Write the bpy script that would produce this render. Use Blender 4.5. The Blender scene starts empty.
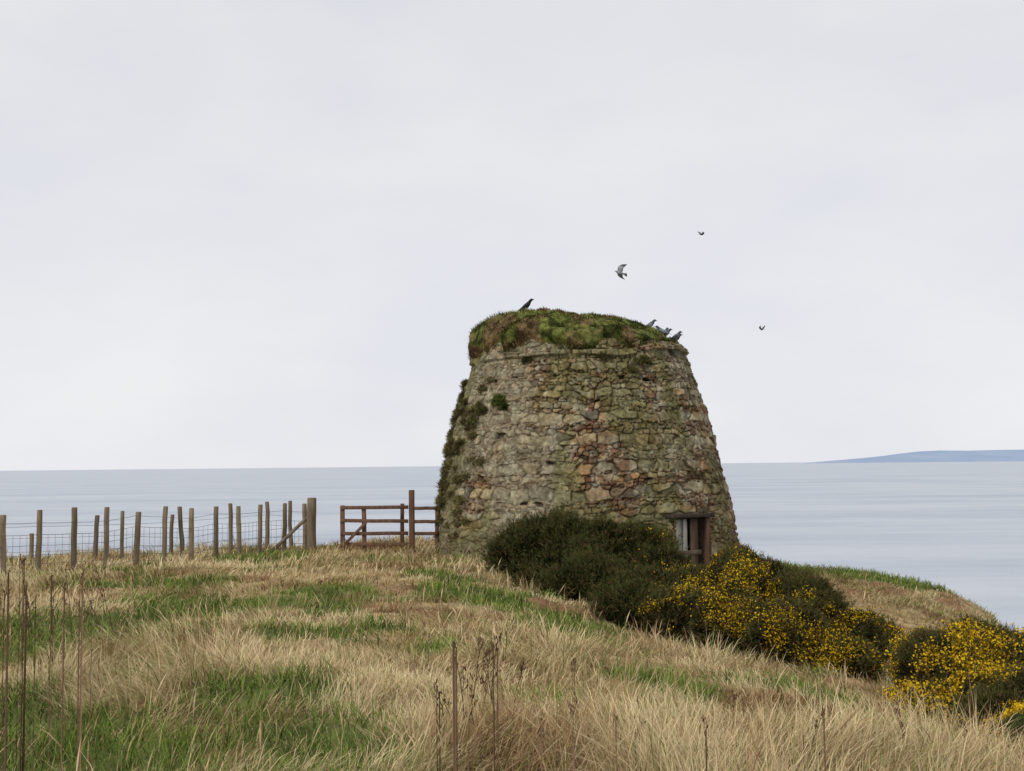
import bpy, math, numpy as np
from mathutils import Vector, Matrix
rng = np.random.default_rng(7)
scene = bpy.context.scene

# ------------------------------------------------------------ noise helpers
def _h(ix, iy, iz, seed=0):
    n = (ix.astype(np.int64)*374761393 + iy.astype(np.int64)*668265263 + iz.astype(np.int64)*2147483647 + seed*974711) & 0xffffffff
    n = ((n ^ (n >> 13)) * 1274126177) & 0xffffffff
    n = ((n ^ (n >> 16)) * 2246822519) & 0xffffffff
    return ((n ^ (n >> 15)) & 0xffffff) / float(0xffffff)
def vnoise(x, y, z=None, seed=0):
    x = np.asarray(x, float); y = np.asarray(y, float)
    z = np.zeros_like(x) if z is None else np.asarray(z, float)
    x, y, z = np.broadcast_arrays(x, y, z)
    ix, iy, iz = np.floor(x), np.floor(y), np.floor(z)
    fx, fy, fz = x-ix, y-iy, z-iz
    fx, fy, fz = [f*f*(3-2*f) for f in (fx, fy, fz)]
    r = 0
    for a in (0, 1):
        for b in (0, 1):
            for c in (0, 1):
                w = (fx if a else 1-fx)*(fy if b else 1-fy)*(fz if c else 1-fz)
                r = r + w*_h(ix+a, iy+b, iz+c, seed)
    return r
def fbm(x, y, z=None, o=4, seed=0):
    z = 0*np.asarray(x, float) if z is None else z
    r = 0; a = .5; t = 0
    for i in range(o):
        r = r + a*vnoise(x*2**i+i*7.3, y*2**i+i*3.1, z*2**i+i*5.7, seed+i); t += a; a *= .5
    return r/t
def sstep(a, b, x):
    t = np.clip((x-a)/(b-a), 0, 1); return t*t*(3-2*t)

# ------------------------------------------------------------ mesh helpers
def link(o, parent=None):
    scene.collection.objects.link(o)
    if parent: o.parent = parent
    return o
def np_mesh(name, V, tris=None, quads=None, col=None, mat=None, smooth=False, parent=None):
    me = bpy.data.meshes.new(name)
    V = np.asarray(V, np.float32)
    me.vertices.add(len(V)); me.vertices.foreach_set('co', V.ravel())
    loops = []; starts = []; n = 0
    for arr, k in ((quads, 4), (tris, 3)):
        if arr is not None and len(arr):
            arr = np.asarray(arr, np.int32)
            loops.append(arr.ravel()); starts.append(n+np.arange(len(arr))*k); n += arr.size
    loops = np.concatenate(loops).astype(np.int32); starts = np.concatenate(starts).astype(np.int32)
    me.loops.add(len(loops)); me.loops.foreach_set('vertex_index', loops)
    me.polygons.add(len(starts)); me.polygons.foreach_set('loop_start', starts)
    me.update(calc_edges=True)
    if smooth: me.polygons.foreach_set('use_smooth', np.ones(len(starts), bool))
    if col is not None:
        a = me.color_attributes.new('Col', 'FLOAT_COLOR', 'POINT')
        c = np.ones((len(V), 4), np.float32); c[:, :3] = col
        a.data.foreach_set('color', c.ravel())
    if mat: me.materials.append(mat)
    me.validate()
    return link(bpy.data.objects.new(name, me), parent)

class MB:
    """small polygon soup builder"""
    def __init__(s): s.v = []; s.q = []; s.t = []; s.c = []
    def add(s, V, quads=(), tris=(), col=(1, 1, 1)):
        o = sum(len(a) for a in s.v)
        V = np.asarray(V, float); s.v.append(V)
        if len(quads): s.q.append(np.asarray(quads)+o)
        if len(tris): s.t.append(np.asarray(tris)+o)
        c = np.asarray(col, float)
        s.c.append(np.tile(c, (len(V), 1)) if c.ndim == 1 else c)
    def tube(s, pts, rad, n=6, col=(1, 1, 1), sq=(1, 1), caps=True):
        pts = np.asarray(pts, float); m = len(pts)
        rad = np.broadcast_to(np.asarray(rad, float), (m,))
        T = np.gradient(pts, axis=0); T /= np.linalg.norm(T, axis=1)[:, None]+1e-9
        ref = np.array([0, 0, 1.]) if abs(T[:, 2]).mean() < .8 else np.array([1., 0, 0])
        V = []
        for p, t, r in zip(pts, T, rad):
            a = np.cross(t, ref); a /= np.linalg.norm(a); b = np.cross(a, t)
            for k in range(n):
                w = 2*math.pi*k/n
                V.append(p+a*math.cos(w)*r*sq[0]+b*math.sin(w)*r*sq[1])
        Q = [(i*n+k, i*n+(k+1) % n, (i+1)*n+(k+1) % n, (i+1)*n+k) for i in range(m-1) for k in range(n)]
        Tr = []
        if caps:
            V.append(pts[0]); V.append(pts[-1]); a0 = len(V)-2
            Tr = [(a0, (k+1) % n, k) for k in range(n)]+[(a0+1, (m-1)*n+k, (m-1)*n+(k+1) % n) for k in range(n)]
        s.add(V, Q, Tr, col)
    def box(s, p0, p1, w, h, col=(1, 1, 1), wob=.0, up=(0, 0, 1)):
        p0 = np.asarray(p0, float); p1 = np.asarray(p1, float)
        t = p1-p0; t /= np.linalg.norm(t); up = np.asarray(up, float)
        a = np.cross(t, up); a /= np.linalg.norm(a); b = np.cross(a, t)
        c = min(w, h)*.12
        prof = [(w/2-c, h/2), (w/2, h/2-c), (w/2, -h/2+c), (w/2-c, -h/2), (-w/2+c, -h/2), (-w/2, -h/2+c), (-w/2, h/2-c), (-w/2+c, h/2)]
        V = []; m = 5
        for i in range(m):
            f = i/(m-1); e = rng.normal(0, wob, 2)
            for (x, y) in prof: V.append(p0+(p1-p0)*f+a*(x+e[0])+b*(y+e[1]))
        Q = [(i*8+k, i*8+(k+1) % 8, (i+1)*8+(k+1) % 8, (i+1)*8+k) for i in range(m-1) for k in range(8)]
        V += [p0, p1]; n = m*8
        T = [(n, (k+1) % 8, k) for k in range(8)]+[(n+1, (m-1)*8+k, (m-1)*8+(k+1) % 8) for k in range(8)]
        s.add(V, Q, T, col)
    def build(s, name, mat, parent=None, smooth=False):
        return np_mesh(name, np.concatenate(s.v), np.concatenate(s.t) if s.t else None, np.concatenate(s.q) if s.q else None,
                       np.concatenate(s.c), mat, smooth, parent)

# ------------------------------------------------------------ materials
def mat_new(name):
    m = bpy.data.materials.new(name); m.use_nodes = True
    nt = m.node_tree; b = nt.nodes['Principled BSDF']; return m, nt, b
def leaf_mat(name):
    m = bpy.data.materials.new(name); m.use_nodes = True
    N = m.node_tree.nodes; L = m.node_tree.links; N.remove(N['Principled BSDF'])
    a = N.new('ShaderNodeAttribute'); a.attribute_name = 'Col'; d = N.new('ShaderNodeBsdfDiffuse')
    L.new(a.outputs['Color'], d.inputs['Color']); L.new(d.outputs[0], N['Material Output'].inputs['Surface'])
    return m
def attr_mat(name, rough=.9, spec=.2, nscale=None, namt=.3, bump=0, bscale=20, stretch=(1, 1, 1)):
    m, nt, b = mat_new(name); N = nt.nodes; L = nt.links
    a = N.new('ShaderNodeAttribute'); a.attribute_name = 'Col'
    out = a.outputs['Color']
    b.inputs['Roughness'].default_value = rough; b.inputs['Specular IOR Level'].default_value = spec
    tc = N.new('ShaderNodeTexCoord'); mp = N.new('ShaderNodeMapping'); mp.inputs['Scale'].default_value = stretch
    L.new(tc.outputs['Object'], mp.inputs['Vector'])
    if nscale:
        n = N.new('ShaderNodeTexNoise'); n.inputs['Scale'].default_value = nscale; n.inputs['Detail'].default_value = 5
        n.inputs['Roughness'].default_value = .65
        L.new(mp.outputs[0], n.inputs['Vector'])
        mr = N.new('ShaderNodeMapRange'); mr.inputs[1].default_value = .3; mr.inputs[2].default_value = .7
        mr.inputs[3].default_value = 1-namt; mr.inputs[4].default_value = 1+namt
        L.new(n.outputs['Fac'], mr.inputs[0])
        mx = N.new('ShaderNodeVectorMath'); mx.operation = 'SCALE'
        L.new(out, mx.inputs[0]); L.new(mr.outputs[0], mx.inputs['Scale']); out = mx.outputs[0]
    L.new(out, b.inputs['Base Color'])
    if bump:
        n = N.new('ShaderNodeTexNoise'); n.inputs['Scale'].default_value = bscale; n.inputs['Detail'].default_value = 5
        n.inputs['Roughness'].default_value = .7
        L.new(mp.outputs[0], n.inputs['Vector'])
        bp = N.new('ShaderNodeBump'); bp.inputs['Strength'].default_value = 1; bp.inputs['Distance'].default_value = bump
        L.new(n.outputs['Fac'], bp.inputs['Height']); L.new(bp.outputs[0], b.inputs['Normal'])
    return m
M_grass = leaf_mat('grass_blades')
M_gorse = leaf_mat('gorse_leaf')
M_stone = attr_mat('rubble_stone', .95, .1, nscale=10, namt=.48, bump=.035, bscale=14)
M_wood = attr_mat('weathered_wood', .9, .15, nscale=12, namt=.4, bump=.006, bscale=30, stretch=(1, 1, .15))
M_turf = attr_mat('turf_cap', .98, .05, nscale=8, namt=.6, bump=.09, bscale=10)
M_ground = attr_mat('ground_thatch', .98, .05, nscale=5, namt=.4, bump=.05, bscale=9)
M_bird = attr_mat('feathers', .6, .3, nscale=30, namt=.15)
M_wire = attr_mat('fence_wire', .5, .5)
M_weed = leaf_mat('dead_stem')

# ------------------------------------------------------------ terrain
CP = np.array([(-2.7,6,0),(0,6,0),(2.9,6.5,-.2),(0,0,0),(-5,0,.1),(5,0,-.4),(0,-10,.3),(-4.5,10,-.2),(-6.8,15,-.32),
 (-9.9,22,-.43),(-5,27.5,-.44),(0,10,-.12),(0,16,-.37),(0,22,-.45),(-1,26,-.5),(-2.9,27.5,-.44),(1.8,16,-.84),(2.5,15,-.92),
 (4.2,13.5,-1.12),(4.5,12,-1.12),(4.05,9,-.82),(2,10,-.42),(3.7,24,-.95),(5.5,26,-1.0),(7.5,27,-1.03),(9.2,27,-1.25),(10.6,27,-1.6),
 (11.6,27,-2.3),(8.7,22,-1.55),(10,22,-2.8),(5.7,18,-1.35),(7.2,17,-1.8),(6,12,-1.6),(-12,25,-.5),(-12,5,.1),(12,5,-1.9),(9,12,-2.4),
 (2,30,-.6),(5,30,-1.0),(1,20,-.58),(2.6,20,-.88),(-40,0,.5),(-40,25,-.5),(40,0,-3),(0,-40,1),(-40,-40,1),(40,-40,0),(40,30,-4)], float)
def _tps(r2): return np.where(r2 > 1e-9, .5*r2*np.log(r2+1e-12), 0)
_n = len(CP); _A = np.zeros((_n+3, _n+3))
_d2 = ((CP[:, None, :2]-CP[None, :, :2])**2).sum(-1)
_A[:_n, :_n] = _tps(_d2)+np.eye(_n)*1.0
_A[:_n, _n] = 1; _A[:_n, _n+1:] = CP[:, :2]; _A[_n, :_n] = 1; _A[_n+1:, :_n] = CP[:, :2].T
_w = np.linalg.solve(_A, np.concatenate([CP[:, 2], np.zeros(3)]))
LAND = np.array([(-4000,-4000),(-4000,60),(-200,34),(-60,29),(-12,27.6),(-5,30.3),(0,33),(5,32.5),(8.5,30.4),(11.2,28.4),(11.2,25.8),(9.8,22),(9.0,17),(9,12),(12,5),(17,-10),(40,-80),(400,-4000)], float)
def land_out(x, y):
    """signed distance outside land polygon (positive = seaward)"""
    d = np.full(x.shape, 1e9); ins = np.zeros(x.shape, bool)
    m = len(LAND)
    for i in range(m):
        a = LAND[i]; b = LAND[(i+1) % m]; e = b-a
        t = np.clip(((x-a[0])*e[0]+(y-a[1])*e[1])/(e@e), 0, 1)
        d = np.minimum(d, np.hypot(x-a[0]-t*e[0], y-a[1]-t*e[1]))
        c = (a[1] > y) != (b[1] > y)
        with np.errstate(divide='ignore', invalid='ignore'):
            xi = a[0]+(y-a[1])/(e[1] if e[1] else 1e-9)*e[0]
        ins ^= c & (x < xi)
    return np.where(ins, -d, d)
def ground(x, y):
    x = np.asarray(x, float); y = np.asarray(y, float); sh = x.shape
    x = x.ravel(); y = y.ravel(); out = np.empty(len(x))
    for i in range(0, len(x), 60000):
        a = x[i:i+60000]; b = y[i:i+60000]
        ac = np.clip(a, -45, 45); bc = np.clip(b, -45, 40)
        z = _w[_n]+_w[_n+1]*ac+_w[_n+2]*bc
        for k in range(_n): z = z+_w[k]*_tps((ac-CP[k, 0])**2+(bc-CP[k, 1])**2)
        z = np.clip(z, -4.5, 2)
        z = z+(fbm(a*.9, b*.9, o=3, seed=3)-.5)*.20+(fbm(a*2.6, b*2.6, o=2, seed=9)-.5)*.14-.03
        s = land_out(a, b)+(fbm(a*.5, b*.5, o=3, seed=5)-.5)*1.0
        s = np.clip(s, 0, None)
        z = z-1.5*s*s/(s+.8)
        out[i:i+60000] = np.maximum(z, -18)
    return out.reshape(sh)

GP = [(-3.5,6.0,1.6,1.2,1.8),(-4.2,8.2,1.1,1.1,1.3),(-6.4,19,1.1,1.1,1.1),(-.6,17.5,.9,1.5,1.3),(.6,15,.6,.9,1.2),(-2.1,12.5,.55,.7,1.2),(-5.5,25,1.3,1.1,1.1),(1.3,9.8,.5,.7,1.2),
      (-4.6,11.5,.9,.9,1.0),(-6.2,13.5,1,1,1.0),(-1.1,6.8,.5,.5,1.0),(-8,22,1,.8,.9),(.8,19,.6,1,.8),(8.2,28.3,3.2,1.5,1.3),(-3,9.2,.6,.5,.9),(-1.5,20.5,.9,.9,.7),(-2,24.5,1.5,.8,.7),(3.4,9.2,.6,.6,1.0),(2.9,11.5,.6,.7,1.1),
      (-2.6,16.5,.8,.8,.8),(-4.3,15.2,.7,.7,.8),(-1.9,8.4,.4,.5,.9),(6.0,14.8,.7,1.0,1.0),(3.3,13.6,.5,.5,.8),(.2,8.2,.3,.4,.8),(-.5,11.2,.4,.5,.8)]
def green(x, y):
    g = np.zeros_like(x)
    for cx, cy, rx, ry, a in GP: g = np.maximum(g, a*np.exp(-(((x-cx)/rx)**2+((y-cy)/ry)**2)))
    n = fbm(x*1.3, y*1.3, o=4, seed=21)
    g = g+(n-.5)*1.7+sstep(.58, .70, fbm(x*.8+9, y*.8, o=3, seed=33))*.55
    return sstep(.25, .62, g)
STRAW = np.array([.73,.60,.345]); TAN = np.array([.53,.39,.205]); RUST = np.array([.30,.175,.09]); OLIVE = np.array([.22,.20,.08])
GREEN = np.array([.18,.25,.05]); DGREEN = np.array([.08,.125,.028])
def lerp(a, b, t): return a+(b-a)*np.asarray(t)[..., None]

def axis(lo, hi, flo, fhi, st):
    a = [flo]; s = st
    while a[-1] > lo: s *= 1.25; a.append(a[-1]-s)
    b = [fhi]; s = st
    while b[-1] < hi: s *= 1.25; b.append(b[-1]+s)
    return np.array(a[::-1][:-1]+list(np.arange(flo, fhi, st))+b)
ax = axis(-3800, 300, -15, 15, .12); ay = axis(-3800, 60, 0, 36, .12)
X, Y = np.meshgrid(ax, ay); Z = ground(X, Y)
nx, ny = len(ax), len(ay)
idx = np.arange(nx*ny).reshape(ny, nx)
Q = np.stack([idx[:-1, :-1], idx[:-1, 1:], idx[1:, 1:], idx[1:, :-1]], -1).reshape(-1, 4)
g = green(X, Y); n1 = fbm(X*2, Y*2, o=4, seed=44)
C = lerp(lerp(TAN*.8, RUST*.8, sstep(.4, .65, n1)), DGREEN*1.1, g*.85)
s_out = land_out(X, Y)
C = lerp(C, np.array([.13,.11,.06]), sstep(.3, 2.5, s_out))
C = lerp(C, np.array([.12,.10,.08]), sstep(3, 7, s_out)*sstep(.35, .6, n1))
np_mesh('ground', np.stack([X, Y, Z], -1).reshape(-1, 3), None, Q, C.reshape(-1, 3), M_ground, True)

# ------------------------------------------------------------ grass blades
def blades(name, P, az, L, W, phi0, phi1, cb, ct, mat=M_grass, prof=(1, .9, .6)):
    n = len(P); S = [0, .38, .72, 1.0]
    wa = az+math.pi/2+rng.normal(0, .7, n)
    wd = np.stack([np.cos(wa), np.sin(wa), 0*wa], -1)
    ld = np.stack([np.cos(az), np.sin(az), 0*az], -1)
    up = np.array([0, 0, 1.])
    V = np.empty((n, 7, 3), np.float32); C = np.empty((n, 7, 3), np.float32)
    c = P.copy()
    for k in range(4):
        if k:
            ds = (S[k]-S[k-1])*L; ph = phi0+phi1*(S[k]+S[k-1])/2
            c = c+up*(ds*np.cos(ph))[:, None]+ld*(ds*np.sin(ph))[:, None]
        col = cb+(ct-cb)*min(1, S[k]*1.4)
        if k < 3:
            w = wd*(W*prof[k]/2)[:, None]
            V[:, 2*k] = c-w; V[:, 2*k+1] = c+w; C[:, 2*k] = col; C[:, 2*k+1] = col
        else: V[:, 6] = c; C[:, 6] = col
    b = (np.arange(n)*7)[:, None]
    q = np.concatenate([b+np.array([0, 1, 3, 2]), b+np.array([2, 3, 5, 4])])
    t = b+np.array([4, 5, 6])
    return np_mesh(name, V.reshape(-1, 3), t, q, C.reshape(-1, 3), mat)

TC = np.array([1.8, 27.7])
def straw_field(nc, per, dmin, dmax, wk=1.):
    d = rng.uniform(dmin, dmax, nc); x = rng.uniform(-1, 1, nc)*(.5*d+1.8); y = d
    ok = (land_out(x, y) < 2.0) & (np.hypot(x-TC[0], y-TC[1]) > 3.6)
    x, y = x[ok], y[ok]; nc = len(x)
    gm = green(x, y); kn = sstep(5.2, 6.5, x)*sstep(16, 20, y)
    keep = rng.random(nc) > gm*.84
    x, y, gm, kn = x[keep], y[keep], gm[keep], kn[keep]; nc = len(x)
    hn = fbm(x*.8, y*.8, o=3, seed=12)
    lmean = (.13+.22*sstep(.44, .78, hn)+.05*sstep(-1, 1, x)*sstep(10, 7, y)*sstep(3.6, 2.4, x))*rng.uniform(.65, 1.3, nc)*(1-.35*kn)*(1-.5*gm)
    wind = 2*math.pi*(fbm(x*.5, y*.5, o=3, seed=17)-.5)*2.4-.3
    ci = np.repeat(np.arange(nc), per); n = len(ci)
    dd = y[ci]
    rad = np.abs(rng.normal(0, .085, n)); th = rng.uniform(0, 2*math.pi, n)
    rad = rad*(1+dd/18)
    px, py = x[ci]+rad*np.cos(th), y[ci]+rad*np.sin(th)
    lx = np.cos(th)*.8+np.cos(wind[ci])*1.0; ly = np.sin(th)*.8+np.sin(wind[ci])*1.0
    az = np.arctan2(ly, lx)+rng.normal(0, .55, n)
    L = lmean[ci]*rng.uniform(.5, 1.45, n)
    P = np.stack([px, py, ground(px, py)-.015], -1)
    W = (.0016+.00048*dd)*rng.uniform(.6, 1.5, n)*wk
    tone = fbm(x*1.2+3, y*1.2, o=4, seed=61)[ci]*1.35-.16+rng.normal(0, .12, n)+rng.normal(0, .11, nc)[ci]
    tone = tone-.12*(sstep(.5, 2.5, x)*sstep(10.5, 7, y))[ci]
    col = lerp(lerp(RUST, TAN, sstep(.18, .40, tone)), STRAW, sstep(.36, .60, tone))
    gb = (rng.random(n) < gm[ci]*.5+.08)
    col = np.where(gb[:, None], GREEN*rng.uniform(.6, 1.3, n)[:, None], col)
    col = lerp(col, OLIVE*1.3, kn[ci]*.7*rng.random(n))
    col *= rng.uniform(.70, 1.18, n)[:, None]
    ph0 = np.abs(rng.normal(.5, .4, n)); ph1 = rng.uniform(.2, 1.7, n)
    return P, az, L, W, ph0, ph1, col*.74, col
fa = straw_field(12500, 24, 4.6, 31)
fb = straw_field(4600, 26, 4.6, 11, .8)
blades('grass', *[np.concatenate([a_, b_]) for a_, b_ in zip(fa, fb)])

nb = 200000
d = 4.6+27*rng.random(nb)**1.15; x = rng.uniform(-1, 1, nb)*(.5*d+1.8)
cl = fbm(x*6, d*6, o=2, seed=77)
ok = (rng.random(nb) < green(x, d)*1.05) & (land_out(x, d) < 1.5) & (np.hypot(x-TC[0], d-TC[1]) > 3.5) & (cl > .28)
x, d = x[ok], d[ok]; n = len(x)
tone = fbm(x*2, d*2, o=3, seed=5)+rng.normal(0, .12, n)
col = lerp(DGREEN, GREEN*1.2, sstep(.25, .7, tone)); col = np.where((rng.random(n) < .14)[:, None], TAN, col)
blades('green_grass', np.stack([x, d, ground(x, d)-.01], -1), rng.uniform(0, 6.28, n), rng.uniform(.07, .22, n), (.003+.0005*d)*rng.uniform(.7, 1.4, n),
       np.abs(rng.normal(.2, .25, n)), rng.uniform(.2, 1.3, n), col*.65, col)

nb = 4800
d = 4.8+23*rng.random(nb)**1.2; x = rng.uniform(-1, 1, nb)*(.5*d+1.8)
ok = (fbm(x*.8, d*.8, o=3, seed=91)+.12*sstep(0, 3, x)*sstep(12, 7, d) > .5) & (land_out(x, d) < 0) & (np.hypot(x-TC[0], d-TC[1]) > 3.6) & ((x < 3.4)|((d < 14) & (x < .30*d))) & (rng.random(nb) > green(x, d)*.8)
x, d = x[ok], d[ok]; n = len(x)
col = lerp(np.array([.34,.20,.12]), np.array([.68,.54,.33]), rng.random(n))
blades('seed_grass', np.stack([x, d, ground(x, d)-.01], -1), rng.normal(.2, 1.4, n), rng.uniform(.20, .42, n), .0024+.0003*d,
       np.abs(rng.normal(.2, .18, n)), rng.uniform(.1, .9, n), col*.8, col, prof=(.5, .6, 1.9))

# ------------------------------------------------------------ sea and distant hills
m, nt, b = mat_new('sea_water'); N = nt.nodes; Lk = nt.links
tc = N.new('ShaderNodeTexCoord')
def noise(scale, mapping, detail=4, rough=.6):
    mp = N.new('ShaderNodeMapping'); mp.inputs['Scale'].default_value = mapping
    n = N.new('ShaderNodeTexNoise'); n.inputs['Scale'].default_value = scale; n.inputs['Detail'].default_value = detail; n.inputs['Roughness'].default_value = rough
    Lk.new(tc.outputs['Object'], mp.inputs['Vector']); Lk.new(mp.outputs[0], n.inputs['Vector']); return n.outputs['Fac']
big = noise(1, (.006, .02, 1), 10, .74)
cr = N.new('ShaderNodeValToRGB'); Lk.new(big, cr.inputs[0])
cr.color_ramp.elements[0].position = .38; cr.color_ramp.elements[0].color = (.31, .36, .43, 1)  # water colours kept pale: sky reflection painted into the base colour
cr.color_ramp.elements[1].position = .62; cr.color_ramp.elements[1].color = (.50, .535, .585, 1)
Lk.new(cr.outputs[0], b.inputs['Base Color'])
b.inputs['Roughness'].default_value = .32; b.inputs['IOR'].default_value = 1.33
w1 = noise(.30, (.4, 1, 1), 6, .68)
bp = N.new('ShaderNodeBump'); bp.inputs['Distance'].default_value = .45; bp.inputs['Strength'].default_value = 1
Lk.new(w1, bp.inputs['Height']); Lk.new(bp.outputs[0], b.inputs['Normal'])
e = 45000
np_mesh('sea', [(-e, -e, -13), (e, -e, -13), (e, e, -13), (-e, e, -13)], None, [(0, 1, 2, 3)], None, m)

m, nt, b = mat_new('hazy_hills'); b.inputs['Roughness'].default_value = 1; b.inputs['Specular IOR Level'].default_value = 0
N = nt.nodes; Lk = nt.links; tc = N.new('ShaderNodeTexCoord')
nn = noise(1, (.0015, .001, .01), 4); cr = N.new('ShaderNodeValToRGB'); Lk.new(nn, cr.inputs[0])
cr.color_ramp.elements[0].position = .35; cr.color_ramp.elements[0].color = (.30, .385, .53, 1)  # atmospheric haze is painted into the hills as bluish base colour
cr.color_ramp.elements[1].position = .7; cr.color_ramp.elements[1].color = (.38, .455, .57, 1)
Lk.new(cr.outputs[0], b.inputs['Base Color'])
hx = np.linspace(3250, 12000, 140); hy = np.linspace(0, 1, 14)
HX, HV = np.meshgrid(hx, hy)
prof = 30*sstep(3200, 3800, HX)+95*sstep(3350, 4900, HX)
HZ = -30+(prof+15)*np.sin(np.pi*np.clip(HV, 0, 1))**.7*(.80+.4*fbm(HX*.0022, HV*2, o=5, seed=2))
HY = 11600+HV*2500-(HX-3150)*.12
I = np.arange(HX.size).reshape(HX.shape)
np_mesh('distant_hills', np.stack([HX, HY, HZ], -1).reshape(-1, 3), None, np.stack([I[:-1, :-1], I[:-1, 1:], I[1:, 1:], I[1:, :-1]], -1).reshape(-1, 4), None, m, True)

# ------------------------------------------------------------ dovecote tower
tower = link(bpy.data.objects.new('stone_dovecote', None))
ZK = [-2.2, -.6, .3, 1.2, 1.9, 2.5, 3.1, 3.7, 4.1, 4.5]
RK = [3.56, 3.51, 3.43, 3.31, 3.18, 3.02, 2.82, 2.61, 2.47, 2.35]
def Rz(z): return np.interp(z, ZK, RK)
def cen(z): 
    f = np.clip((z+.6)/5, 0, 1); return 1.76-.12*f, 27.7+0*f
nth, nz = 1200, 350
th = np.linspace(-math.pi, math.pi, nth, endpoint=False); zz = np.linspace(-2.0, 4.42, nz)
TH, ZZ = np.meshgrid(th, zz)
sx = TH*3.15
wx = sx+(fbm(sx*1.7, ZZ*1.7, o=3, seed=101)-.5)*.26
wz = ZZ+(fbm(sx*.5, ZZ*.5, o=2, seed=102)-.5)*.38+(fbm(sx*2.6, ZZ*2.6, o=2, seed=103)-.5)*.16
rows = [-2.8]
rr = np.random.default_rng(11)
while rows[-1] < 5.2: rows.append(rows[-1]+rr.choice([.055, .085, .125, .17, .23], p=[.27, .22, .21, .19, .11]))
rows = np.array(rows); rh = np.diff(rows); nr = len(rh)
rw = np.clip(rh*rr.uniform(1.5, 3.0, nr), .16, .44); roff = rr.random(nr)*5
J = np.clip(np.searchsorted(rows, wz)-1, 1, nr-2)
F1 = np.full(TH.shape, 9.); F2 = np.full(TH.shape, 9.); ID = np.zeros(TH.shape); SXc = np.zeros(TH.shape); SZc = np.zeros(TH.shape)
for dj in (-1, 0, 1):
    j = J+dj; w = rw[j]; h = rh[j]; ii = np.floor(wx/w+roff[j])
    for di in (-1, 0, 1):
        i = ii+di
        jx = (_h(i, j, i*0, 1)-.5)*.8; jy = (_h(i, j, i*0, 2)-.5)*.6
        cx = (i+.5+jx-roff[j])*w; cz = rows[j]+(.5+jy)*h
        sw = .75+.6*_h(i, j, i*0, 3)
        dd = ((np.abs(wx-cx)/(w*sw))**3.5+(np.abs(wz-cz)/(h*(.8+.45*_h(i, j, i*0, 4))))**3.5)**(1/3.5)
        nid = i*131.0+j*7.0
        new = dd < F1
        F2 = np.where(new, F1, np.minimum(F2, dd))
        ID = np.where(new, nid, ID); SXc = np.where(new, cx, SXc); SZc = np.where(new, cz, SZc); F1 = np.where(new, dd, F1)
edge = F2-F1
r1 = _h(ID, ID*0, ID*0, 5); r2 = _h(ID, ID*0+1, ID*0, 6); r3 = _h(ID, ID*0+2, ID*0, 7); r4 = _h(ID, ID*0+3, ID*0, 8)
fine = fbm(sx*9, ZZ*9, o=2, seed=7)
body = sstep(.02, .15, edge+(fine-.5)*.14)
H = body*(.03+.065*r1)+body*((wx-SXc)*(r2-.5)*.3+(wz-SZc)*(r3-.5)*.5)+(fbm(sx*7, ZZ*7, o=4, seed=8)-.5)*.08
hole = (r4 < .012) & (rh[J] < .15)
H = np.where(hole, -.08, H)
rend = sstep(.48, .63, fbm(sx*1.1+2, ZZ*1.1, o=5, seed=15)+.22*sstep(-1.0, -3.2, sx)+.03*sstep(2.2, 3.6, ZZ)-.12*sstep(-.8, 1.2, sx))
H = lerp(H[..., None], (.06+.07*(fbm(sx*4, ZZ*4, o=4, seed=19)-.5)+.45*(H-.05))[..., None], rend*.7)[..., 0]
H = H+(fbm(sx*.6, ZZ*.6, o=3, seed=30)-.5)*.22
ledz = 4.03+.19*sstep(1.0, 2.3, sx)
led = sstep(-.01, .01, ZZ-ledz+(fbm(sx*1.2, ZZ*0, o=2, seed=31)-.5)*.08)*(vnoise(sx*2.2, ZZ*0, seed=40) > .2)*sstep(.13, .11, ZZ-ledz)
H = H+led*.09
R = Rz(ZZ)+H; cx_, cy_ = cen(ZZ)
VX = cx_+R*np.sin(TH); VY = cy_-R*np.cos(TH)
pal = np.array([(.36,.265,.135),(.37,.29,.165),(.27,.235,.155),(.225,.14,.085),(.33,.22,.115),(.17,.148,.105),(.41,.345,.22),(.25,.22,.155),(.29,.24,.15),(.33,.275,.17)])
pi_ = (r3*9.999).astype(int)
C = pal[pi_]*(.66+.62*r2)[..., None]
thin = sstep(.11, .07, rh[J]); C = lerp(C, np.array([.20,.118,.075])*(.6+.8*r2)[..., None], thin*(r1 > .3)*.85)
band = sstep(.55, .66, fbm(sx*.8, ZZ*3.2, o=4, seed=58)); C = lerp(C, C*np.array([.82,.60,.50]), band*.7)
C = lerp(C, C*np.array([.55,.55,.47]), sstep(.44, .68, fbm(sx*2.2, ZZ*2.2, o=5, seed=50))*.85)
lich = np.array([.31,.28,.19]); C = lerp(C, lich*(.40+1.0*fbm(sx*5, ZZ*5, o=4, seed=51))[..., None], rend*.6)
spots = sstep(.58, .66, fbm(sx*6, ZZ*6, o=3, seed=52)); C = lerp(C, np.array([.44,.41,.29]), spots*.5)
jn = sstep(.01, .12, edge+(fine-.5)*.08)
C = lerp(C*.32+np.array([.022,.015,.010]), C, np.maximum(jn, rend*.45))
C = np.where(hole[..., None], .3*C, C)
moss = sstep(.47, .62, fbm(sx*1.8, ZZ*.8, o=5, seed=53)+.19*np.exp(-((sx-.8)/.6)**2)*sstep(1.5, 3.2, ZZ)+.15*sstep(-2.4, -4.2, sx)+.04*sstep(3.0, 4.3, ZZ))
C = lerp(C, np.array([.155,.15,.055])*(.5+1.0*fbm(sx*9, ZZ*9, o=2, seed=54))[..., None], moss*.55)
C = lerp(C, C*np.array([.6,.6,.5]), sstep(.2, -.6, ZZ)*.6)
C = C*(.65+.7*fbm(sx*16, ZZ*16, o=2, seed=56))[..., None]
DT, DW, DZ0, DZ1 = math.radians(38.5), .50, -1.3, .42
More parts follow.
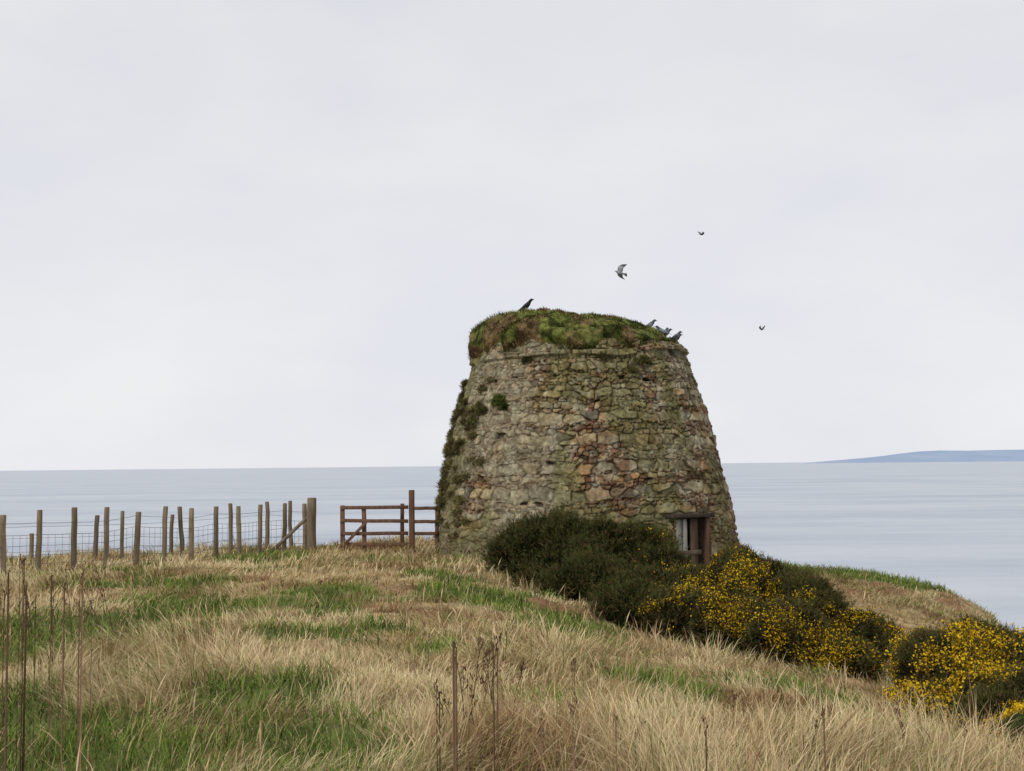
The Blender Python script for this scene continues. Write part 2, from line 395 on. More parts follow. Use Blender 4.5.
inside = (np.abs(TH-DT)*3.45 < DW) & (ZZ > DZ0) & (ZZ < DZ1)
I = np.arange(nth*nz).reshape(nz, nth); In = np.roll(I, -1, axis=1)
Q = np.stack([I[:-1], In[:-1], In[1:], I[1:]], -1)
om = inside[:-1] & np.roll(inside, -1, 1)[:-1] & inside[1:]
Q = Q[~om]
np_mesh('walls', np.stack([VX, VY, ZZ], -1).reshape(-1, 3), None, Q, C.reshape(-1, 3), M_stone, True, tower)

u = np.array([math.cos(DT), math.sin(DT), 0]); nn_ = np.array([math.sin(DT), -math.cos(DT), 0])
oc = np.array([1.73, 27.7, 0])
def D(a, o, z): return oc+u*a+nn_*o+np.array([0, 0, z])
mb = MB()
w2 = DW+.04; ro, ri = 3.44, 2.89
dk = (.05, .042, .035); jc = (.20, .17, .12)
def quad(m_, p, col): m_.add(p, [(0, 1, 2, 3)], (), col)
quad(mb, [D(-w2, ri, -1.5), D(-w2, ro, -1.5), D(-w2, ro-.02, DZ1+.05), D(-w2, ri, DZ1+.05)], jc)
quad(mb, [D(w2, ro, -1.5), D(w2, ri, -1.5), D(w2, ri, DZ1+.05), D(w2, ro-.02, DZ1+.05)], jc)
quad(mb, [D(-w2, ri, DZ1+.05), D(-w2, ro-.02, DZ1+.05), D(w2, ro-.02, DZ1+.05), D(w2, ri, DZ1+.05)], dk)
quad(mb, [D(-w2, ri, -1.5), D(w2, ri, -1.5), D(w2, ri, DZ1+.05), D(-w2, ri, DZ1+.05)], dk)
mb.build('door_reveal', M_stone, tower)
mb = MB(); brown = (.10, .06, .04); dbr = (.055, .04, .03)
mb.box(D(-w2-.20, 3.49, DZ1+.04), D(w2+.10, 3.49, DZ1+.04), .16, .09, dbr, .004)
mb.box(D(w2-.05, 3.47, -1.4), D(w2-.05, 3.46, DZ1-.015), .13, .13, brown, .003, up=tuple(nn_))
mb.box(D(-w2+.04, 3.40, -1.4), D(-w2+.04, 3.40, DZ1-.015), .08, .10, dbr, .003, up=tuple(nn_))
mb.build('door_frame', M_wood, tower)
mb = MB()
cols = [(.42,.40,.35),(.35,.335,.29),(.46,.44,.39),(.05,.045,.04),(.15,.10,.075),(.13,.085,.06)]
a = -w2+.10
for k, wd in enumerate([.14, .14, .14, .10, .14, .13]):
    a2 = a+wd; dp = 3.34-.02*(k % 2)-(.1 if k == 3 else 0)
    mb.box(D((a+a2)/2, dp, -1.4), D((a+a2)/2, dp, DZ1-.04), wd-.012, .03, cols[k], .002, up=tuple(nn_)); a = a2
mb.box(D(-w2+.1, 3.375, -.35), D(w2-.1, 3.375, -.35), .03, .10, (.16,.12,.09), .002)
mb.build('door_planks', M_wood, tower)

# turf cap
CXk = [-1.1,-1.0,-.6,-.29,.2,.68,1.2,1.65,2.6,3.1,3.46,3.9,4.2]
CZk = [4.76,4.90,5.10,5.23,5.31,5.34,5.29,5.24,5.13,4.98,4.80,4.50,4.36]
ccx, ccy = 1.62, 27.7
def capR(t): return 2.46+.06*np.sin(-t)+(vnoise(np.cos(t)*5, np.sin(t)*5, seed=71)-.5)*.22+(vnoise(np.cos(t)*14, np.sin(t)*14, seed=72)-.5)*.14
def base_z(x): return 4.16+.18*sstep(2.2, 3.1, x)
def cap_h(x, y):
    dx = x-ccx; dy = y-ccy
    q = np.clip(np.abs(dy)/np.sqrt(np.clip(2.60**2-dx**2, .15, None)), 0, 1)
    zc = np.interp(x, CXk, CZk)
    thick = .32+.35*(fbm(x*1.7, y*1.7, o=2, seed=73)-.5)-.20*sstep(2.3, 3.4, x)
    z = base_z(x)+(zc-base_z(x))*(thick+(1-thick)*(1-q**1.9))
    return z+(fbm(x*2.3, y*2.3, o=4, seed=74)-.5)*.22+(fbm(x*6, y*6, o=3, seed=75)-.5)*.13
nt_, nrr = 520, 110
t = np.linspace(0, 2*math.pi, nt_, endpoint=False); rs = np.linspace(0, 1, nrr)**.8
T_, R_ = np.meshgrid(t, rs); RR = R_*capR(T_)
CX = ccx+RR*np.sin(T_); CY = ccy-RR*np.cos(T_); CZ = cap_h(CX, CY)
ex = []
for f in (.12, .24, .36, .48, .6, .72, .84, .96, 1.1):
    rr_ = 1+.012*math.sin(math.pi*min(f, 1))-.05*f**2
    zt = CZ[-1]; zb = base_z(ccx+2.4*np.sin(t))-.02+(vnoise(np.cos(t)*9, np.sin(t)*9, seed=77)-.5)*.20
    zf = zt+(zb-zt)*f
    r_ = capR(t)*rr_+(fbm(np.cos(t)*9, np.sin(t)*9, zf*4.5, o=3, seed=76)-.5)*.20
    ex.append((ccx+r_*np.sin(t), ccy-r_*np.cos(t), zf))
CX = np.vstack([CX]+[e_[0] for e_ in ex]); CY = np.vstack([CY]+[e_[1] for e_ in ex]); CZ = np.vstack([CZ]+[e_[2] for e_ in ex])
def capcol(x, y, z):
    a = fbm(x*2.6, y*2.6, z*2.6, o=5, seed=81)
    g_ = sstep(.42, .55, a+.10*sstep(.1, 1.8, x)-.03)
    br = lerp(np.array([.085,.055,.028]), np.array([.25,.175,.085]), sstep(.36, .64, fbm(x*5.5, y*5.5, z*5.5, o=4, seed=82)))
    gr = lerp(np.array([.04,.048,.013]), np.array([.19,.205,.055]), sstep(.36, .64, fbm(x*5.5, y*5.5, z*5.5, o=4, seed=83)))
    return lerp(br, gr, g_)
I = np.arange(CX.size).reshape(CX.shape); In = np.roll(I, -1, 1)
np_mesh('turf_roof', np.stack([CX, CY, CZ], -1).reshape(-1, 3), None, np.stack([I[:-1], In[:-1], In[1:], I[1:]], -1).reshape(-1, 4),
        capcol(CX, CY, CZ).reshape(-1, 3), M_turf, True, tower)
n = 46000
t = rng.uniform(0, 6.283, n); rq = np.sqrt(rng.random(n)); rr_ = rq*capR(t)*1.0
x = ccx+rr_*np.sin(t); y = ccy-rr_*np.cos(t); z = cap_h(x, y)
lip = rng.random(n) < .26
ex_, ey_ = ccx+capR(t)*1.0*np.sin(t), ccy-capR(t)*1.0*np.cos(t)
z = np.where(lip, base_z(x)+rng.random(n)*(cap_h(ex_, ey_)-base_z(x)), z)
x = np.where(lip, ex_, x); y = np.where(lip, ey_, y)
cl = fbm(x*3.5, y*3.5, z*3.5, o=3, seed=85)
kp = cl > .45; x, y, z, t, lip = x[kp], y[kp], z[kp], t[kp], lip[kp]; n = len(x)
col = capcol(x, y, z)*rng.uniform(.45, 1.8, n)[:, None]
outw = np.arctan2(-np.cos(t), np.sin(t))
o = blades('turf_blades', np.stack([x, y, z-.01], -1), outw+rng.normal(0, 1.6, n), rng.uniform(.03, .10, n)*(1+.4*(x < .4)), rng.uniform(.008, .02, n),
       np.where(lip, .9, .5)+rng.normal(0, .5, n), rng.uniform(.2, 1.6, n), col*.7, col*1.15)
o.parent = tower

# ------------------------------------------------------------ leafy clump generator
def bush(name, lumps, nspr, flower=None, needle=.075, width=.013, greens=((.022,.034,.010), (.075,.095,.028)), brown=.10, parent=None, floor=True, core=.76, amp=1.0, ls=2.3):
    lumps = np.array(lumps, float); ar = (lumps[:, 3]*lumps[:, 4]+lumps[:, 5]*(lumps[:, 3]+lumps[:, 4]))
    li = rng.choice(len(lumps), nspr, p=ar/ar.sum())
    dv = rng.normal(0, 1, (nspr, 3)); dv /= np.linalg.norm(dv, axis=1)[:, None]; dv[:, 2] = np.where(dv[:, 2] < -.3, -dv[:, 2], dv[:, 2])
    c = lumps[li, :3]; r = lumps[li, 3:6]
    P0 = c+dv*r
    ln = fbm(P0[:, 0]*ls, P0[:, 1]*ls, P0[:, 2]*ls, o=4, seed=120)
    lump = 1+(ln-.5)*amp
    sh = rng.uniform(.80, 1.05, nspr)+np.where(rng.random(nspr) < .14, rng.random(nspr)*.22, 0)
    P = c+dv*r*(lump*sh)[:, None]
    keep = np.ones(nspr, bool)
    for k in range(len(lumps)):
        q = (((P-lumps[k, :3])/lumps[k, 3:6])**2).sum(1); keep &= ~((q < .5) & (li != k))
    if floor: keep &= P[:, 2] > ground(P[:, 0], P[:, 1])-.02
    P, dv, sh, ln = P[keep], dv[keep], sh[keep], ln[keep]; n = len(P)
    sd = dv*.7+np.array([0, 0, .55])+rng.normal(0, .35, (n, 3)); sd /= np.linalg.norm(sd, axis=1)[:, None]
    K = 7
    base = np.repeat(P, K, 0)+np.repeat(sd, K, 0)*rng.uniform(0, needle*1.6, n*K)[:, None]
    nd = np.repeat(sd, K, 0)*.8+rng.normal(0, .5, (n*K, 3)); nd /= np.linalg.norm(nd, axis=1)[:, None]
    sidev = np.cross(nd, rng.normal(0, 1, (n*K, 3))); sidev /= np.linalg.norm(sidev, axis=1)[:, None]+1e-9
    lg = needle*rng.uniform(.6, 1.5, n*K); wd = width*rng.uniform(.7, 1.4, n*K)
    V = np.stack([base-sidev*wd[:, None]/2, base+sidev*wd[:, None]/2, base+nd*lg[:, None]], 1).reshape(-1, 3)
    tn = fbm(P[:, 0]*3.5, P[:, 1]*3.5, P[:, 2]*3.5, o=3, seed=130)+rng.normal(0, .12, n)+(sh-.92)*1.2+(ln-.5)*1.2
    cc = lerp(np.array(greens[0]), np.array(greens[1]), sstep(.35, .80, tn))
    cc = np.where((rng.random(n) < brown)[:, None], np.array([.13,.085,.04]), cc)
    Cn = np.repeat(np.repeat(cc, K, 0), 3, 0)
    Tr = np.arange(n*K*3).reshape(-1, 3)
    Vs = [V]; Cs = [Cn]; Ts = [Tr]; off = len(V)
    if flower:
        f = flower(P, dv)*(sh > .86)
        sel = np.where(rng.random(n) < f)[0]; F = 9
        b_ = np.repeat(P[sel]+sd[sel]*.06, F, 0)+rng.normal(0, .04, (len(sel)*F, 3)); m_ = len(b_)
        a1 = rng.normal(0, 1, (m_, 3)); a1 /= np.linalg.norm(a1, axis=1)[:, None]
        a2 = np.cross(a1, rng.normal(0, 1, (m_, 3))); a2 /= np.linalg.norm(a2, axis=1)[:, None]
        s_ = rng.uniform(.009, .018, m_)[:, None]
        V = np.stack([b_-a1*s_, b_+a2*s_*.8, b_+a1*s_, b_-a2*s_*.8], 1).reshape(-1, 3)
        q = (np.arange(m_)*4)[:, None]+off
        Ts.append(np.concatenate([q+np.array([0, 1, 2]), q+np.array([0, 2, 3])])); Vs.append(V)
        yc = lerp(np.array([.48,.28,.012]), np.array([.78,.54,.03]), rng.random(m_)); Cs.append(np.repeat(yc, 4, 0)); off += len(V)
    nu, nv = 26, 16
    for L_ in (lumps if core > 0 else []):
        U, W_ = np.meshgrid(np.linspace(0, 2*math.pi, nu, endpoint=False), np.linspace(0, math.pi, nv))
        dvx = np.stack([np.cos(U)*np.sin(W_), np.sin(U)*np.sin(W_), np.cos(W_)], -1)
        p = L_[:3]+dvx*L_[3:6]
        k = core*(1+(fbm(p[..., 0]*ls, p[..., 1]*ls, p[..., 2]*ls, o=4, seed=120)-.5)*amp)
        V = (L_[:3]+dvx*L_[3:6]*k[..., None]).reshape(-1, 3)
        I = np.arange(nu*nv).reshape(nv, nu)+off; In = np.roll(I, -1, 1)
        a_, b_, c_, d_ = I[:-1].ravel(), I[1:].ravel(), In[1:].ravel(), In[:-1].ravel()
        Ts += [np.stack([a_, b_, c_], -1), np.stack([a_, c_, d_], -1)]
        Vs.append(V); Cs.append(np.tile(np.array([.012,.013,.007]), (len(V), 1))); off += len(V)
    return np_mesh(name, np.concatenate(Vs), np.concatenate(Ts), None, np.concatenate(Cs), M_gorse, False, parent)

def fl(amount, x0=None, thr=.47):
    def f(P, dv):
        n_ = fbm(P[:, 0]*2.4, P[:, 1]*2.4, P[:, 2]*2.4, o=3, seed=140)
        v = sstep(thr, thr+.09, n_)*amount*sstep(-.4, .4, dv[:, 2]+.2*-dv[:, 1])
        if x0 is not None: v = v*sstep(x0, x0+.7, P[:, 0])
        return v
    return f
bush('gorse_bush', [(.35,21.5,-.20,.7,.8,.54),(1.1,21.5,-.10,.9,.9,.66),(1.85,21,-.16,.85,1,.58),(2.45,20.2,-.46,.65,.9,.48),(1.4,19.5,-.58,.8,.9,.52),(2.1,18.2,-.70,.75,.9,.52),(.6,20.5,-.45,.6,.7,.42),(1.8,17.3,-.80,.5,.5,.42)],
     34000, fl(.08, 1.7), greens=((.012,.016,.006),(.078,.084,.028)), brown=.16, amp=1.2)
bush('gorse_bush', [(3.0,18.3,-.60,.6,.8,.44),(3.65,18,-.46,.62,.8,.54),(4.3,17.5,-.78,.65,.8,.48),(4.9,16.8,-1.10,.5,.6,.42),(3.05,16.6,-.86,.65,.6,.46),(3.85,16.1,-.98,.6,.6,.46),(2.45,16.9,-.85,.6,.5,.42),(4.4,15.5,-1.2,.42,.45,.32)],
     36000, fl(.95, None, .475), brown=.22, greens=((.020,.023,.009),(.095,.096,.032)), amp=1.25)
bush('gorse_bush', [(4.85,12.9,-.84,.50,.55,.44),(5.45,13.0,-.86,.55,.6,.46),(4.45,12.5,-1.10,.34,.4,.32),(4.85,11.9,-1.05,.46,.45,.36),(5.35,11.8,-1.05,.5,.5,.40),(6.1,13.1,-1.0,.65,.65,.48),(4.75,11.2,-1.02,.35,.35,.26)],
     36000, fl(.85, None, .49), needle=.06, width=.010, brown=.22, greens=((.020,.023,.009),(.09,.092,.03)), amp=1.25)
bush('gorse_bush', [(3.95,8.9,-.66,.26,.26,.20),(4.3,9.0,-.70,.32,.3,.26),(4.55,9.9,-.80,.35,.35,.32),(4.0,8.3,-.60,.22,.2,.16)], 13000, fl(.75), needle=.045, width=.007, brown=.25)

def wp(tdeg, z, r):
    t_ = math.radians(tdeg); R0 = float(Rz(z))+.04; cx0, cy0 = cen(z)
    return (cx0+R0*math.sin(t_), cy0-R0*math.cos(t_), z, r, r, r*1.1)
wl = []
for k in range(130):
    z = rng.uniform(-.2, 3.5); td = -rng.uniform(52, 100)
    if rng.random() < .5: td = -rng.uniform(76, 96)
    wl.append(wp(td, z, rng.uniform(.03, .11)))
bush('wall_plant', wl, 12500, None, .06, .012, ((.06,.065,.025), (.25,.235,.10)), .33, floor=False, core=0, amp=1.6, ls=6)
bush('wall_plant', [wp(-42,2.95,.09),wp(-39,2.84,.06)], 800, None, .06, .014, ((.03,.05,.012),(.12,.15,.04)), 0, floor=False, core=.4, amp=1.6, ls=5)
bush('wall_plant', [wp(-52,2.75,.10),wp(-55,2.9,.07),wp(-57,2.55,.09),wp(-48,1.6,.06),wp(-62,1.2,.08),wp(22,3.6,.07),wp(30,3.85,.09),wp(26,3.8,.06),wp(-30,3.9,.08),wp(8,3.95,.06)], 2400, None, .055, .012, ((.05,.06,.02), (.18,.18,.07)), .25, floor=False, core=0)

# ------------------------------------------------------------ fence
def gz(x, y): return float(ground(np.array([x]), np.array([y]))[0])
fence = link(bpy.data.objects.new('wire_fence', None))
def post(parent, x, y, ztop, r, lean=(0, 0), name='post', tone=1.0):
    z0 = gz(x, y)-.15; m_ = MB(); c = np.array([.21,.165,.11])*tone*rng.uniform(.75, 1.25)
    pts = []; rd = []
    for f in np.linspace(0, 1, 6):
        pts.append((x+lean[0]*f+rng.normal(0, .006), y+lean[1]*f, z0+(ztop-z0)*f)); rd.append(r*(1.06-.1*f)*rng.uniform(.96, 1.04))
    pts.append((pts[-1][0], pts[-1][1], ztop+.012)); rd.append(r*.75)
    m_.tube(pts, rd, 9, c); return m_.build(name, M_wood, parent)
main = []
N1 = 12
for i in range(N1):
    f = i/(N1-1); x = -9.34+f*4.25+rng.normal(0, .03); y = 21+f*7; zt = .83-.13*f+rng.normal(0, .035)
    main.append((x, y, zt)); post(fence, x, y, zt, rng.uniform(.05, .062), (rng.normal(0, .03), 0))
ext = [(-10.0,20.0,.86),(-10.8,19,.87),(-11.5,18,.88),(-12.2,17,.9)]
for e_ in ext: post(fence, *e_, .055)
sp = (-4.82, 27.3, .86)
post(fence, *sp, .115, name='strainer_post', tone=.8)
mb = MB(); mb.tube([(-4.9,27.3,.42), (-5.75,27.0,-.42)], [.04, .045], 8, (.2,.16,.11)); mb.build('brace', M_wood, fence)
line = ext[::-1]+main+[sp]
mb = MB(); wc = (.16,.16,.16)
for a, b_ in zip(line[:-1], line[1:]):
    ga, gb = gz(a[0], a[1]), gz(b_[0], b_[1])
    for hgt in (.12, .26, .42, .6, .8, 1.02):
        mb.tube([(a[0], a[1]-.06, ga+hgt), ((a[0]+b_[0])/2, (a[1]+b_[1])/2-.06, (ga+gb)/2+hgt-.008), (b_[0], b_[1]-.06, gb+hgt)], .0042, 4, wc)
    k = 5
    for j in range(k):
        f = (j+.5)/k; x = a[0]+(b_[0]-a[0])*f; y = a[1]+(b_[1]-a[1])*f-.06; g0 = ga+(gb-ga)*f
        mb.tube([(x, y, g0+.1), (x, y, g0+.8)], .0034, 4, wc)
mb.build('wire_netting', M_wire, fence)
fence2 = link(bpy.data.objects.new('wire_fence', None))
back = [(-12.4,24.6,.35),(-10.6,25.2,.2),(-9.5,26.0,.55),(-9.1,26.6,.62),(-8.15,27.2,.5),(-7.9,27.4,.68),(-6.95,28.2,.72),(-6.15,28.6,.74),(-5.6,28.8,.75)]
for i, p in enumerate(back): post(fence2, *p, rng.uniform(.045, .06), (-.09 if i == 5 else rng.normal(0, .03), 0), tone=.8)
mb = MB()
for a, b_ in zip(back[:-1], back[1:]):
    ga, gb = gz(a[0], a[1]), gz(b_[0], b_[1])
    for hgt in (.3, .6, .85): mb.tube([(a[0], a[1], ga+hgt), (b_[0], b_[1], gb+hgt)], .004, 4, wc)
mb.build('wire_strands', M_wire, fence2)

# ------------------------------------------------------------ gate
gate = link(bpy.data.objects.new('wooden_gate', None))
red = np.array([.14,.08,.052]); gy = 27.3
def vp(x, y, z1, w, nm): 
    m_ = MB(); m_.box((x, y, gz(x, y)-.2), (x+rng.normal(0, .01), y, z1), w, w, red*rng.uniform(.75, 1.15), .003, up=(0, 1, 0)); m_.build(nm, M_wood, gate)
vp(-4.07, gy, .68, .10, 'hanging_post'); vp(-3.56, gy, .66, .10, 'stile'); vp(-2.68, gy+.25, .70, .09, 'stile'); vp(-2.42, gy, 1.03, .13, 'latch_post'); vp(-1.84, gy+.1, .64, .09, 'end_post')
mb = MB()
for z in (.63, .31, .02, -.24):
    mb.box((-4.12, gy-.07, z+rng.normal(0, .01)), (-2.5, gy-.07, z+rng.normal(0, .012)), .035, .085, red*rng.uniform(.8, 1.2), .003)
for z in (.60, .28, .0):
    mb.box((-2.36, gy-.02, z), (-1.8, gy+.03, z-.01), .035, .08, red*rng.uniform(.8, 1.2), .003)
mb.box((-4.0, gy-.115, -.22), (-3.5, gy-.115, .28), .03, .07, red, .002)
mb.build('rails', M_wood, gate)

# ------------------------------------------------------------ dead weeds: thin branching stalks
def weed(x, y, h, nb=4, tone=1.):
    m_ = MB(); z0 = gz(x, y)-.02; c = np.array([.12,.072,.046])*tone
    ln = rng.normal(0, .19, 2)*h; k1 = 1.0+.05*y
    P = [np.array([x+ln[0]*f**1.4+rng.normal(0, .004), y+ln[1]*f**1.4, z0+h*f]) for f in np.linspace(0, 1, 8)]
    m_.tube(P, np.linspace(.0032, .0014, 8)*k1, 5, c)
    def seeds(a, b_, cnt):
        for j in range(cnt):
            e_ = a+(b_-a)*rng.uniform(0, 1.05)+rng.normal(0, .006, 3)
            s = rng.uniform(.5, 1)*k1*.0045
            m_.tube([e_, e_+np.array([0, 0, .010]), e_+rng.normal(0, .004, 3)+np.array([0, 0, .020])], [s*.4, s, s*.3], 4, c*rng.uniform(.7, 1.5))
    for k in range(nb):
        f = rng.uniform(.4, .95); i = min(6, int(f*7)); p = P[i]+(P[i+1]-P[i])*(f*7-i)
        a = rng.uniform(0, 6.28); L_ = h*rng.uniform(.12, .30)*(1.3-f)
        q = [p+np.array([math.cos(a)*L_*t_*.7, math.sin(a)*L_*t_*.7, L_*t_*(.4+.5*t_)]) for t_ in (0, .5, 1)]
        m_.tube(q, [.0018*k1, .0015*k1, .001*k1], 4, c); seeds(q[1], q[2], 4)
    seeds(P[-2], P[-1], 6)
    m_.build('dead_weed', M_weed)
for (x, y, h, nb) in [(-5.05,12,.98,6),(-4.9,12.2,.7,4),(-4.75,11.6,.62,5),(-4.6,12,.9,6),(-4.35,11.8,.6,4),(-5.2,12.4,.65,5),(-4.2,12.1,.78,5),(-3.9,11.3,.5,4),(-5.4,12.1,.8,5),(-4.45,12.5,.7,5),(-4.7,12.6,.8,5),(-4.95,11.5,.55,4),
                      (-.32,7.2,.55,6),(-.2,7.3,.46,5),(-.12,7.1,.53,5),(-.42,7.0,.36,4),(-.02,7.4,.40,4),(-.24,6.6,.34,4),(-.28,7.5,.5,5),(-.16,7.6,.45,4),
                      (.15,6.1,.30,4),(.3,6.5,.34,4),(.55,6.2,.30,4),(.75,6.9,.31,3),(1.05,6.3,.33,4),(1.6,6.4,.33,4),(1.9,7.2,.30,3),(2.3,6.8,.34,5),(2.7,7.1,.33,4),
                      (.5,9,.30,3),(-2.6,15,.36,3),(-6.8,17,.45,4),(1.45,7.7,.30,3),(2.0,8.6,.32,3)]:
    weed(x, y, h, nb, rng.uniform(.8, 1.6))

# ------------------------------------------------------------ birds
def xf(mb_, pos, yaw, s=1., roll=0, pitch=0):
    Mx = Matrix.Translation(pos) @ Matrix.Rotation(yaw, 4, 'Z') @ Matrix.Rotation(pitch, 4, 'Y') @ Matrix.Rotation(roll, 4, 'X') @ Matrix.Scale(s, 4)
    A = np.array(Mx); mb_.v = [v@A[:3, :3].T+A[:3, 3] for v in mb_.v]
def perched(name, pos, yaw, s, c_body, c_head, c_wing, upright=.55, feet=(.35,.12,.1)):
    m_ = MB(); c_body = np.array(c_body); u_ = upright
    ax_ = [(-.165,.085),(-.12,.10),(-.06,.115),(0,.14),(.05,.17),(.085,.205),(.11,.235),(.14,.25),(.165,.245)]
    pts = [np.array([x_, 0, z_+u_*x_*.25]) for x_, z_ in ax_]; rad = [.012,.028,.05,.06,.055,.04,.033,.033,.02]
    n0 = 12
    m_.tube(pts, rad, n0, c_body, sq=(.9, 1.05))
    c = m_.c[-1]; c[n0*5:n0*9] = c_head
    hx_, hz_ = pts[-1][0], pts[-1][2]
    m_.tube([(hx_-.01, 0, hz_), (hx_+.02, 0, hz_-.002), (hx_+.05, 0, hz_-.013)], [.014, .011, .002], 6, (.04,.04,.04))
    for sg in (-1, 1):
        m_.tube([(hx_-.015, sg*.027, hz_+.008), (hx_-.013, sg*.031, hz_+.009)], [.005, .003], 6, (.02,.01,.01))
        m_.tube([(.05, sg*.045, .165+u_*.01), (0, sg*.058, .145), (-.08, sg*.045, .115-u_*.02), (-.17, sg*.018, .088-u_*.03), (-.21, sg*.01, .08-u_*.04)], [.02, .042, .032, .014, .004], 8, c_wing, sq=(.35, 1))
        m_.tube([(.0, sg*.025, .10), (.008, sg*.027, .05), (0, sg*.028, .0)], [.012, .006, .005], 6, feet)
        for a in (-.5, 0, .5, 3.14): m_.tube([(0, sg*.028, .004), (.03*math.cos(a), sg*.028+.03*math.sin(a), .002)], [.004, .002], 4, feet)
    m_.tube([(-.13, 0, .095), (-.20, 0, .07-u_*.03), (-.27, 0, .05-u_*.05)], [.02, .026, .03], 8, np.array(c_wing)*.8, sq=(1, .18))
    xf(m_, pos, yaw, s); m_.build(name, M_bird, None, True)
def flying(name, pos, yaw, s, c_b, c_w, c_tip, up1, up2, roll=0, pitch=0):
    m_ = MB()
    m_.tube([(-.15,0,0),(-.09,0,0),(-.02,0,0),(.05,0,.005),(.09,0,.012),(.12,0,.018),(.145,0,.018)], [.015,.04,.06,.052,.033,.028,.015], 10, c_b)
    m_.tube([(.14,0,.018),(.16,0,.014),(.175,0,.008)], [.012,.008,.002], 6, (.05,.05,.05))
    tail = [(-.12,.02,0),(-.12,-.02,0),(-.25,-.075,0),(-.265,-.02,0),(-.265,.02,0),(-.25,.075,0)]
    m_.add(tail+[(a, b_, -.006) for a, b_, c_ in tail], [(0,1,2,3),(0,3,4,5),(9,8,7,6),(11,10,9,6),(0,5,11,6),(1,7,8,2),(2,8,9,3),(3,9,10,4),(4,10,11,5)], (), c_w)
    for sg, upa in ((1, up1), (-1, up2)):
        st = [(0,.06,-.09),(.07,.085,-.10),(.13,.09,-.09),(.18,.07,-.095),(.22,.04,-.11),(.26,-.01,-.12),(.29,-.06,-.125)]
        V = []
        for i, (w, le, te) in enumerate(st):
            an = upa*(.6+.6*i/6); yy = sg*(.03+w*math.cos(an)); z_ = .01+w*math.sin(an)
            V += [(le, yy, z_+.006), ((le+te)/2, yy, z_+.012), (te, yy, z_), (te, yy, z_-.004), (le, yy, z_-.002)]
        Q_ = []
        for i in range(6):
            for k in range(5):
                a = i*5+k; b_ = i*5+(k+1) % 5; Q_.append((a, b_, b_+5, a+5))
        cc = np.array([c_w if i//5 < 4 else c_tip for i in range(len(V))])
        m_.add(V, Q_, (), cc)
        for k in range(4):
            an = upa*1.2; w = .25+.012*k; yy = sg*(.03+w*math.cos(an)); z_ = .01+w*math.sin(an)
            x0 = -.02-.025*k
            m_.add([(x0+.012, yy, z_), (x0-.012, yy, z_), (x0-.045, yy+sg*.05*math.cos(an), z_+.05*math.sin(an))], (), [(0, 1, 2)], c_tip)
    xf(m_, pos, yaw, s, roll, pitch); m_.build(name, M_bird, None, True)
blk = (.012,.012,.014)
def cz(x, y): return float(cap_h(np.array([x]), np.array([y]))[0])
# the crow stands on the local crest of the turf
gx, gyy = np.meshgrid(np.linspace(.36, .56, 9), np.linspace(26.9, 27.9, 21)); hh = cap_h(gx, gyy); k = np.unravel_index(hh.argmax(), hh.shape)
perched('crow', (float(gx[k]), float(gyy[k]), float(hh[k])+.01), -.2, 1.05, blk, blk, (.01,.01,.013), 1.3, (.02,.02,.02))
pg = (.16,.18,.21); ph = (.06,.07,.09); pw = (.20,.22,.25)
for x, y, yw, s in [(3.35,27.3,.3,.9),(3.60,27.1,2.9,.85),(3.75,27.5,.1,.85),(3.68,27.2,.8,.85),(3.95,27.2,.2,.85),(4.0,27.5,-.2,.8)]:
    perched('pigeon', (x, y, max(cz(x, y), 4.34)+.01), yw, s, pg if rng.random() < .5 else (.05,.05,.06), ph, pw if rng.random() < .5 else (.06,.06,.07), .5)
flying('flying_pigeon', (2.60, 27, 6.17), 2.7, .78, (.22,.24,.27), (.26,.28,.30), (.04,.04,.05), 1.0, .25, roll=.75, pitch=-.35)
flying('flying_pigeon', (11.9, 70, 15.8), .4, 1.0, (.05,.05,.06), (.06,.06,.07), (.03,.03,.03), .35, .5, roll=.3)
flying('flying_pigeon', (16.6, 75, 10.4), 2.2, 1.0, (.05,.05,.06), (.06,.06,.07), (.03,.03,.03), .8, .6, roll=-.2)

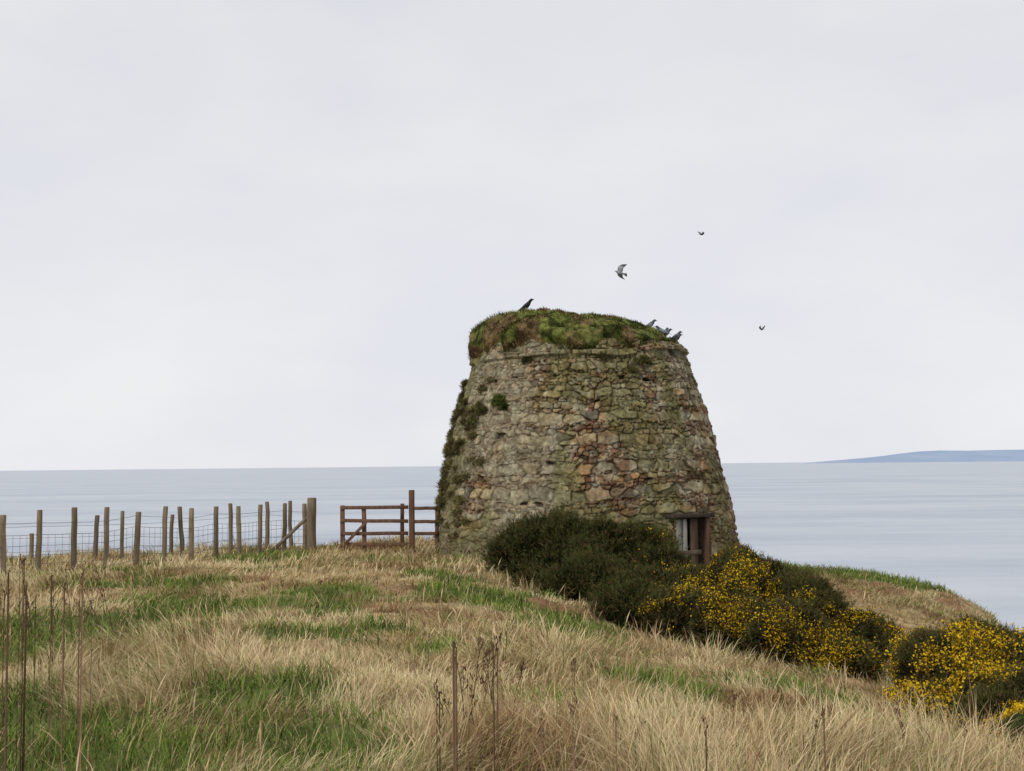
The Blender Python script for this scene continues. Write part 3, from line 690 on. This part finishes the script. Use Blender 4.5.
# ------------------------------------------------------------ sky and light
SUN_EL, SUN_AZ = math.radians(38), math.radians(-140)   # azimuth measured from +Y towards +X
w = bpy.data.worlds.new('World'); scene.world = w; w.use_nodes = True
N = w.node_tree.nodes; Lk = w.node_tree.links; N.clear()
out = N.new('ShaderNodeOutputWorld')
sky = N.new('ShaderNodeTexSky'); sky.sky_type = 'NISHITA'; sky.sun_disc = False
sky.sun_elevation = SUN_EL; sky.sun_rotation = SUN_AZ; sky.air_density = 1; sky.dust_density = 2
bg1 = N.new('ShaderNodeBackground'); bg1.inputs['Strength'].default_value = .10; Lk.new(sky.outputs[0], bg1.inputs['Color'])
tc = N.new('ShaderNodeTexCoord')
mp = N.new('ShaderNodeMapping'); mp.inputs['Scale'].default_value = (1, 1, 2.4); Lk.new(tc.outputs['Generated'], mp.inputs['Vector'])
cn = N.new('ShaderNodeTexNoise'); cn.inputs['Scale'].default_value = 2.6; cn.inputs['Detail'].default_value = 6; cn.inputs['Roughness'].default_value = .55
Lk.new(mp.outputs[0], cn.inputs['Vector'])
cr = N.new('ShaderNodeValToRGB'); Lk.new(cn.outputs['Fac'], cr.inputs[0])
cr.color_ramp.elements[0].position = .3; cr.color_ramp.elements[0].color = (.74, .76, .82, 1)
cr.color_ramp.elements[1].position = .68; cr.color_ramp.elements[1].color = (.845, .85, .87, 1)
bg2 = N.new('ShaderNodeBackground'); Lk.new(cr.outputs[0], bg2.inputs['Color'])
sx_ = N.new('ShaderNodeSeparateXYZ'); Lk.new(tc.outputs['Generated'], sx_.inputs[0])
mr = N.new('ShaderNodeMapRange'); mr.inputs[1].default_value = 0; mr.inputs[2].default_value = .45; mr.inputs[3].default_value = 1.04; mr.inputs[4].default_value = .95
Lk.new(sx_.outputs['Z'], mr.inputs[0]); Lk.new(mr.outputs[0], bg2.inputs['Strength'])
mx = N.new('ShaderNodeMixShader'); mx.inputs[0].default_value = .96
Lk.new(bg1.outputs[0], mx.inputs[1]); Lk.new(bg2.outputs[0], mx.inputs[2])
Lk.new(mx.outputs[0], out.inputs['Surface'])

sd = bpy.data.lights.new('sun', 'SUN'); sd.energy = 1.5; sd.angle = math.radians(12); sd.color = (1, .95, .87)
so = link(bpy.data.objects.new('sun', sd))
dirv = Vector((math.sin(SUN_AZ)*math.cos(SUN_EL), math.cos(SUN_AZ)*math.cos(SUN_EL), math.sin(SUN_EL)))
so.rotation_euler = dirv.to_track_quat('Z', 'Y').to_euler(); so.location = (-10, -10, 20)

# ------------------------------------------------------------ camera
cam = bpy.data.cameras.new('camera'); co = link(bpy.data.objects.new('camera', cam))
cam.lens = 40; cam.sensor_width = 36; cam.clip_start = .1; cam.clip_end = 120000
co.matrix_world = Matrix.Translation((0, 0, 1.6)) @ Matrix.Rotation(math.radians(90+4.0), 4, 'X') @ Matrix.Rotation(math.radians(-.6), 4, 'Z')
scene.camera = co
scene.view_settings.view_transform = 'Standard'; scene.view_settings.look = 'None'; scene.view_settings.exposure = 0
